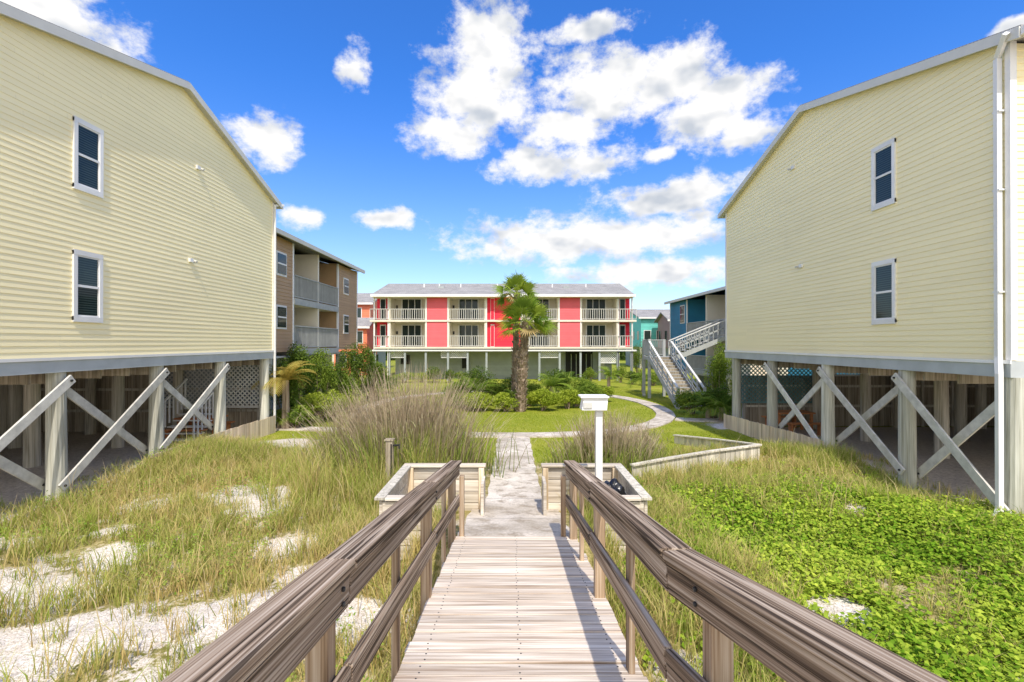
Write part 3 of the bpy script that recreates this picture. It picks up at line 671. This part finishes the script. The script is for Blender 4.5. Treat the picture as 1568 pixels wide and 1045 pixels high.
blades('sea_oats',gp(x,y),rng.uniform(.5,.95,n),rng.uniform(.007,.011,n),rng.uniform(.1,.5,n),lerp((.45,.36,.15),(.6,.48,.24),t),lerp((.6,.46,.24),(.78,.64,.4),t))
def leafset(name,P,size,Cc,flat=.6,parent=None,asp=.75):
    n=len(P); nrm=rng.normal(0,1,(n,3)); nrm[:,2]=abs(nrm[:,2])+flat*2; nrm/=np.linalg.norm(nrm,axis=1)[:,None]
    a=np.cross(nrm,rng.normal(0,1,(n,3))); a/=np.linalg.norm(a,axis=1)[:,None]; bb=np.cross(nrm,a)
    s=size[:,None]/2
    V=np.stack([P-a*s,P+bb*s*asp-nrm*s*.15,P+a*s,P-bb*s*asp-nrm*s*.15],1).reshape(-1,3); i=np.arange(n)*4
    Q=np.stack([i,i+1,i+2,i+3],1); return npmesh(name,V,Q,[],np.repeat(Cc,4,0),'leaf',parent)
n0=46000; x=rng.uniform(1.2,9.3,n0)
y=rng.uniform(2.8,12.0,n0)
d_=ss(-.6,-.1,sn(x,y,1.5,7)+ .15)*(1-ss(8.5,11.5,y))*ss(1.3,2.8,x)
k=(rng.uniform(0,1,n0)<d_*.9+.08)&free(x,y)&(SAND(x,y)<.48+rng.uniform(-.2,.2,n0)); x=x[k];y=y[k]
nl=5; X=np.repeat(x,nl)+rng.normal(0,.035,len(x)*nl); Y=np.repeat(y,nl)+rng.normal(0,.035,len(x)*nl); hh=np.repeat(rng.uniform(.04,.19,len(x)),nl)
P=gp(X,Y,0); P[:,2]+=hh*rng.uniform(.2,1.1,len(X)); t=np.clip(rng.uniform(0,1,len(X))*.8+.3*sn(X,Y,1.1,2),0,1)
leafset('leafy_ground_cover',P,rng.uniform(.035,.08,len(X)),lerp((.15,.29,.02),(.54,.62,.08),t),.8)
x=rng.uniform(-9,-1.2,2500); y=rng.uniform(3,13,2500); k=(sn(x,y,1.2,9)>.2)&free(x,y); x=x[k];y=y[k]
X=np.repeat(x,10)+rng.normal(0,.05,len(x)*10);Y=np.repeat(y,10)+rng.normal(0,.05,len(x)*10); P=gp(X,Y,0); P[:,2]+=rng.uniform(.03,.3,len(X))
leafset('low_weeds',P,rng.uniform(.02,.05,len(X)),lerp((.16,.28,.04),(.40,.48,.09),rng.uniform(0,1,len(X))),.4)
n0=110000; x=rng.uniform(-8.8,8.8,n0); y=12.8+rng.power(.75,n0)*24
r_=inloop(x,y); k=free(x,y)&((r_<.88)|(r_>1.13)|(y>33))&(SAND(x,y)<.4)&~((abs(x)>6.2)&(abs(y-18.8)<.5)); x=x[k];y=y[k]; n=len(x)
t=np.clip(rng.uniform(0,1,n)*.7+.25*sn(x,y,.9,4)+.1,0,1)
C0=lerp((.17,.25,.015),(.37,.38,.04),t); C1=lerp((.25,.34,.02),(.52,.52,.07),t)
blades('lawn_grass',gp(x,y),rng.uniform(.03,.075,n),rng.uniform(.01,.02,n),rng.uniform(.1,.7,n),C0,C1)
def shrub(name,c,r,n=6000,leaf=.09,ca=(.03,.07,.012),cb=(.12,.2,.03),nb=12,flat=.2,stem=True,asp=.5):
    e=empty(name); cen=[];rad=[]
    for k in range(nb):
        v=rng.normal(0,1,3); v/=np.linalg.norm(v); v[2]=abs(v[2])*.9-.15
        q=rng.uniform(.35,.72); cen.append(np.array(c)+v*np.array(r)*q); rad.append(np.array(r)*rng.uniform(.28,.45))
    cen=np.array(cen);rad=np.array(rad); idx=rng.integers(0,nb,n); v=rng.normal(0,1,(n,3)); v/=np.linalg.norm(v,axis=1)[:,None]
    P=cen[idx]+v*rad[idx]*rng.uniform(.7,1.12,n)[:,None]; g_=G(P[:,0],P[:,1]); P[:,2]=np.maximum(P[:,2],g_+.03)
    t=np.clip(rng.uniform(0,1,n)*.6+rng.uniform(0,1,nb)[idx]*.4,0,1)
    leafset('leaves',P,rng.uniform(.6,1.3,n)*leaf,lerp(ca,cb,t),flat,e,asp)
    b=MB(); g0=float(G(c[0],c[1]))
    for k in range(min(nb,8)): b.cyl((c[0]+random.uniform(-.1,.1)*r[0],c[1]+random.uniform(-.1,.1),g0-.05),tuple(cen[k]),.03,.012,'bark',6)
    b.obj('stems',e); return e
DG=((.05,.11,.02),(.22,.30,.05)); YG=((.18,.27,.02),(.54,.60,.08)); MG=((.09,.17,.025),(.34,.42,.06))
def sh(pxx,y0,y1,wpx,d,cols=MG,n=5000,leaf=.09,dep=None):
    x=(pxx-784)/F*d; zt=EYE-(y0-525)/F*d; zb=float(G(x,d)); rz_=(zt-zb)/2*1.0; rxx=wpx/2/F*d
    shrub('shrub',(x,d,zb+rz_*.95),(rxx*1.15,dep or rxx,rz_*1.25),n,leaf,cols[0],cols[1])
for a in[(727,562,600,60,28,DG,6000),(700,584,612,40,26,MG,3500),(735,598,630,60,24.3,YG,6000),(775,600,630,44,24,YG,4000),(830,592,630,56,24.2,YG,6000),(868,594,622,54,25,YG,5500),(900,582,615,50,26.5,MG,4500),(760,584,620,50,26.5,MG,4500),(810,584,618,44,26,MG,4000),(848,562,600,50,29,DG,5000),(925,588,608,34,28,YG,3000),(790,570,605,50,29,DG,4000),(885,573,606,40,28.5,MG,4000),(712,600,625,36,25,MG,3000)]: sh(*a)
for a in[(436,545,655,40,19.3,DG,5000),(462,522,650,54,21,DG,8000,.1),(488,526,640,56,22.6,MG,8000),(512,550,640,50,24,DG,6000),(548,518,620,64,27.5,DG,9000,.1),(575,548,620,48,29,MG,6000),(530,568,640,50,24,MG,6000),(490,598,650,60,20.6,YG,6000),(452,616,655,50,19.0,MG,5000),(512,596,645,50,21.8,YG,5000),(565,575,615,50,30,MG,5000),(592,574,612,46,33,DG,4500),(540,598,640,44,23.4,YG,4000),(665,560,585,36,43,DG,3000)]: sh(*a)
for a in[(1100,518,600,40,25,MG,7000),(1060,595,640,60,23,MG,5000),(1095,590,645,46,21.5,DG,6000),(978,520,575,26,48,MG,5000),(1000,570,590,40,40,MG,4000),(950,558,583,22,43,MG,2500),(1120,600,640,40,21,MG,4000),(620,568,585,40,43,MG,2500),(705,568,585,30,43,MG,2000),(645,570,585,34,43,YG,2000),(905,562,585,26,43,MG,2000),(968,566,590,24,41,DG,2500),(690,564,585,24,42.5,DG,2000)]: sh(*a)
P=[];n=30000; x=rng.uniform(-120,120,n); y=rng.uniform(95,110,n); h=3.2+1.2*sn(x,x*0,.15)+.6*sn(x,y*0,.9,2); P=np.stack([x,y,rng.uniform(-.1,1,n)*h],1)
leafset('distant_tree_line',P,rng.uniform(.5,1.1,n),lerp((.05,.09,.02),(.15,.22,.06),rng.uniform(0,1,n)),.2)
def reed(name,c,r,n,hmin,hmax,green):
    x=c[0]+rng.normal(0,r*.5,n); y=c[1]+rng.normal(0,r*.35,n); e=empty(name)
    L=np.stack([(x-c[0])/r*.34,(y-c[1])/r*.3,np.zeros(n)],1)+rng.normal(0,.12,(n,3))*[1,1,0]
    d2=((x-c[0])/r)**2; H=rng.uniform(hmin,hmax,n)*np.clip(1-.22*d2,.45,1)
    t=rng.uniform(0,1,n); blades('dry_stems',gp(x,y),H,rng.uniform(.012,.026,n),L,lerp((.18,.15,.08),(.32,.28,.14),t),lerp((.42,.32,.22),(.72,.58,.42),t),parent=e)
    m=n; q=rng.integers(0,n,m); tt=rng.uniform(.5,.95,m); B=gp(x,y)[q]; B[:,2]+=H[q]*tt*.9; B[:,:2]+=(L[q]*(H[q]*tt*.8)[:,None])[:,:2]
    t=rng.uniform(0,1,m); blades('twigs',B,rng.uniform(.08,.24,m),rng.uniform(.01,.018,m),rng.uniform(.4,1.2,m),lerp((.28,.24,.15),(.34,.36,.14),t),lerp((.48,.38,.27),(.64,.56,.40),t),parent=e)
    m=int(n*green); x=c[0]+rng.normal(0,r*.55,m); y=c[1]+rng.normal(0,r*.4,m); t=rng.uniform(0,1,m)
    blades('green_blades',gp(x,y),rng.uniform(.3,.75,m)*hmax*.7,rng.uniform(.014,.022,m),rng.uniform(.1,.6,m),lerp((.10,.16,.03),(.24,.28,.07),t),lerp((.28,.40,.06),(.52,.52,.15),t),parent=e)
reed('dry_reed_bush',(-2.45,11.5),1.35,1700,1.3,3.0,2.4)
reed('dry_reed_bush',(-3.7,12.3),.95,700,1.0,2.3,2.8)
reed('dry_reed_bush',(2.3,12.0),.9,800,.8,1.75,3)
reed('dry_reed_bush',(3.3,12.9),.6,320,.5,1.25,3)
def sago(name,c,nf=24,L=1.1,ca=(.08,.16,.02),cb=(.30,.42,.05),tr=.3):
    e=empty(name); V=[];Q=[];C=[]
    for k in range(nf):
        az=rng.uniform(0,2*np.pi); el=rng.uniform(.15,1.35); l=L*rng.uniform(.75,1.1); hd=np.array([np.cos(az),np.sin(az),0]); sd=np.array([-np.sin(az),np.cos(az),0]); t0=rng.uniform(0,1)
        p=np.array(c,float)+[0,0,tr]; ns=20
        for j in range(ns):
            e_=el-1.5*(j/ns)**1.3; d=hd*np.cos(e_)+np.array([0,0,1])*np.sin(e_); p2=p+d*l/ns
            ll=.26*l*np.sin(np.pi*(.12+.85*j/ns))**.7
            for s_ in(-1,1):
                q=p2+(sd*s_*.85+d*.55-np.array([0,0,.2]))*ll; w=d*l/ns*.42; i0=len(V); V+=[p-w*.2,p+w,q,q-w*.2]; Q.append([i0,i0+1,i0+2,i0+3]); cc=np.array(ca)*(1-t0)+np.array(cb)*t0; C+=[cc]*4
            i0=len(V); V+=[p-sd*.012,p+sd*.012,p2+sd*.012,p2-sd*.012]; Q.append([i0,i0+1,i0+2,i0+3]); C+=[np.array((.3,.32,.08))]*4
            p=p2
    npmesh('fronds',V,Q,[],np.array(C),'leaf',e)
    b=MB(); b.cyl((c[0],c[1],c[2]-.3),(c[0],c[1],c[2]+tr),.16,.12,'bark',10,.1); b.obj('trunk',e)
def gs(pxx,d): x=(pxx-784)/F*d; return (x,d,float(G(x,d)))
for a,d,L,t in[(730,25.8,1.5,.8),(845,28,1.3,.9),(882,26,1.2,.6),(790,25,1.1,.5),(870,30,1.3,1.0),(932,38,1.3,.9),(900,27.5,1.0,.6),(700,30,1.1,.6),(1085,21.5,1.3,.5),(1105,20.8,1.1,.6),(458,19.6,1.2,.4),(430,18.9,.9,.3),(985,34,1.4,.9),(570,29,1.2,.8)]:
    sago('sago_palm',gs(a,d),26,L,tr=t)
sago('yellow_cabbage_palm',gs(438,18.8),32,1.35,(.38,.30,.06),(.70,.54,.14),1.9)
def fanpalm(name,base,top,nleaf,R,pet,rt=.3):
    e=empty(name); b=MB(); base=Vector(base);top=Vector(top); n=34
    for k in range(n):
        a=base.lerp(top,k/n); c_=base.lerp(top,(k+1)/n); r=rt*(1-.25*k/n)
        b.cyl(a,c_,r*.92,r*1.05,'bark',12,.08)
        for j in range(7):
            t=random.uniform(0,6.28); o=Vector((math.cos(t),math.sin(t),0)); b.beam(a+o*r*.85,a+o*(r+.08)+Vector((0,0,.2)),.07,.025,'bark',o)
    b.obj('trunk',e)
    V=[];Q=[];C=[]; T=np.array(top)
    for k in range(nleaf):
        az=(k*2.39996+rng.uniform(-.3,.3)); u_=(k+.5)/nleaf; el=1.35-1.85*u_**.9; d=np.array([np.cos(az)*np.cos(el),np.sin(az)*np.cos(el),np.sin(el)])
        sd=np.array([-np.sin(az),np.cos(az),0]); up=np.cross(d,sd); up*= (1 if up[2]>0 else -1)
        tw=rng.uniform(-.9,.9); sd,up=sd*np.cos(tw)+up*np.sin(tw),up*np.cos(tw)-sd*np.sin(tw)
        h=T+d*pet*rng.uniform(.75,1.3)-np.array([0,0,.08*pet]); dead=u_>.88 and rng.uniform()<.6
        q_=rng.uniform(); ca=np.array((.46,.34,.16)) if dead else np.array((.10,.19,.02))*(1-q_)+np.array((.44,.52,.07))*q_
        i0=len(V); V+=[T-sd*.02,T+sd*.02,h+sd*.015,h-sd*.015]; Q.append([i0,i0+1,i0+2,i0+3]); C+=[np.array((.40,.44,.14))]*4
        for j in range(18):
            a=-1.45+2.9*j/17; dd=d*np.cos(a)+sd*np.sin(a); rr=R*(.70+.30*np.cos(a))*rng.uniform(.85,1.1)
            pp=np.cross(dd,up); m=h+dd*rr*.5+up*.04; tp=h+dd*rr-np.array([0,0,.12*R*rng.uniform(.0,1.8)]); w=pp*.03
            i0=len(V); V+=[h,m-w,m+w]; V+=[tp]; Q.append([i0,i0+1,i0+3,i0+2]); C+=[ca*.75,ca,ca,ca*1.2]
    npmesh('fronds',V,Q,[],np.array(C),'leaf',e)
z0=float(G(.4,25)); fanpalm('fan_palm_tree',(.15,25.8,z0-.1),(.24,25.8,EYE+2.62),32,.74,.58,.18)
fanpalm('fan_palm_tree',(.42,24.0,z0-.1),(.66,24.0,EYE+1.0),46,.84,.74,.25)
# ------------------------------------------------------------------ sun + world
ELEV=math.radians(54); AZ=math.radians(9)   # sun behind camera, slightly right
sv=Vector((math.cos(ELEV)*math.sin(AZ),-math.cos(ELEV)*math.cos(AZ),math.sin(ELEV)))
sl=bpy.data.lights.new('sun','SUN'); sl.energy=4.5; sl.angle=math.radians(.6); sl.color=(1,.93,.83)
so=bpy.data.objects.new('sun',sl); so.rotation_euler=sv.to_track_quat('Z','Y').to_euler(); so.location=(0,-10,30); scene.collection.objects.link(so)
w=bpy.data.worlds.new('World'); scene.world=w; w.use_nodes=True; n=w.node_tree; n.nodes.clear()
sky=N(n,'ShaderNodeTexSky',sky_type='NISHITA'); sky.sun_disc=False; sky.sun_elevation=ELEV; sky.sun_rotation=math.pi-AZ; sky.air_density=1.0; sky.dust_density=.6; sky.ozone_density=2.0
tc=N(n,'ShaderNodeTexCoord'); sp=N(n,'ShaderNodeSeparateXYZ'); n.links.new(tc.outputs['Generated'],sp.inputs[0])
az=mth(n,'ARCTAN2',sp.outputs[0],sp.outputs[1]); el=mth(n,'ARCSINE',sp.outputs[2])
elf=N(n,'ShaderNodeMapRange',interpolation_type='SMOOTHSTEP'); n.links.new(el,elf.inputs[0]); elf.inputs[1].default_value=-.08; elf.inputs[2].default_value=.52
tcol=mixc(n,elf.outputs[0],(1.45,1.45,1.5),(.42,1.08,2.05))
tint=N(n,'ShaderNodeVectorMath',operation='MULTIPLY'); n.links.new(sky.outputs[0],tint.inputs[0]); n.links.new(tcol,tint.inputs[1])
cb=N(n,'ShaderNodeCombineXYZ'); n.links.new(az,cb.inputs[0]); n.links.new(el,cb.inputs[1]); Pc=cb.outputs[0]
CL=[(750,75,62,52),(735,150,80,55),(690,205,60,26),(925,135,105,48),(1030,115,80,44),(1085,170,95,42),(1140,203,50,26),(870,195,80,26),(905,42,66,13),(850,248,100,26),(402,212,46,34),(545,105,24,28),(465,327,36,16),(597,333,36,16),(1035,303,115,24),(880,368,190,32),(1000,360,105,26),(1000,418,150,20),(60,25,150,60),(150,70,55,22),(1548,45,34,10),(1010,240,20,11)]
def vm(op,a,b_):
    o=N(n,'ShaderNodeVectorMath',operation=op)
    for i_,v in enumerate((a,b_)):
        if v is None: continue
        if isinstance(v,tuple): o.inputs[i_].default_value=v
        else: n.links.new(v,o.inputs[i_])
    return o
wv=vm('MULTIPLY',vm('SUBTRACT',noise_(n,Pc,8,3,.6,'Color'),(.5,.5,.5)).outputs[0],(.08,.05,0)).outputs[0]; Pw=vm('ADD',Pc,wv).outputs[0]
mx=None
for (a,c_,r1,r2) in CL:
    u=(a-784)/F; v=(525-c_)/F; A=math.atan(u); E=math.atan(v/math.sqrt(1+u*u)); R1=r1/F*math.cos(A)**2*1.3; R2=r2/F*math.cos(A)*1.35
    q=vm('MULTIPLY',vm('SUBTRACT',Pw,(A,E,0)).outputs[0],(1/R1,1/R2,0)).outputs[0]
    l=vm('LENGTH',q,None).outputs['Value']; d1=mth(n,'SUBTRACT',1.0,l)
    mx=d1 if mx is None else mth(n,'MAXIMUM',mx,d1)
n0_=noise_(n,tc.outputs['Generated'],2.2,2,.55)
back=mth(n,'MULTIPLY',mapr(n,sp.outputs[1],-.05,-.35,0,1),mapr(n,n0_,.36,.52,0,1))  # unseen bright cloud cover added behind the camera to brighten the walls
n1=noise_(n,vm('MULTIPLY',Pc,(1,1.4,1)).outputs[0],15,7,.64)
D1=mth(n,'ADD',mth(n,'MULTIPLY',mx,.95),mth(n,'MULTIPLY',mth(n,'SUBTRACT',n1,.53),2.1))
al=N(n,'ShaderNodeMapRange',interpolation_type='SMOOTHSTEP'); n.links.new(D1,al.inputs[0]); al.inputs[1].default_value=-.10; al.inputs[2].default_value=.52
e1=noise_(n,vm('MULTIPLY',Pc,(1,1.6,1)).outputs[0],9,3,.5); e2=noise_(n,vm('MULTIPLY',vm('ADD',Pc,(.004,.03,0)).outputs[0],(1,1.6,1)).outputs[0],9,3,.5)
em=mth(n,'ADD',mth(n,'MULTIPLY',mth(n,'SUBTRACT',e2,e1),3.4),mapr(n,D1,.4,1.3,0,.25))
lit=mapr(n,em,.0,.8,1,0)
ST=.13
ccol=mixc(n,lit,(.60/ST,.65/ST,.73/ST),(1.04/ST,1.03/ST,1.02/ST))
fin=mixc(n,al.outputs[0],tint.outputs[0],ccol)
fin=mixc(n,back,fin,(1.5/ST,1.46/ST,1.38/ST))
bg=N(n,'ShaderNodeBackground'); bg.inputs[1].default_value=ST; n.links.new(fin,bg.inputs[0]); wo=N(n,'ShaderNodeOutputWorld'); n.links.new(bg.outputs[0],wo.inputs[0])
try: w.cycles.sampling_method='MANUAL'; w.cycles.sample_map_resolution=256
except Exception: pass
# ------------------------------------------------------------------ camera
cam=bpy.data.cameras.new('camera'); cam.lens=17; cam.sensor_width=36; cam.clip_start=.02; cam.clip_end=8000
co=bpy.data.objects.new('camera',cam); co.location=(0,0,EYE); co.rotation_euler=(math.radians(90.19),0,0); scene.collection.objects.link(co); scene.camera=co
scene.view_settings.view_transform='Standard'; scene.view_settings.look='None'; scene.view_settings.exposure=0
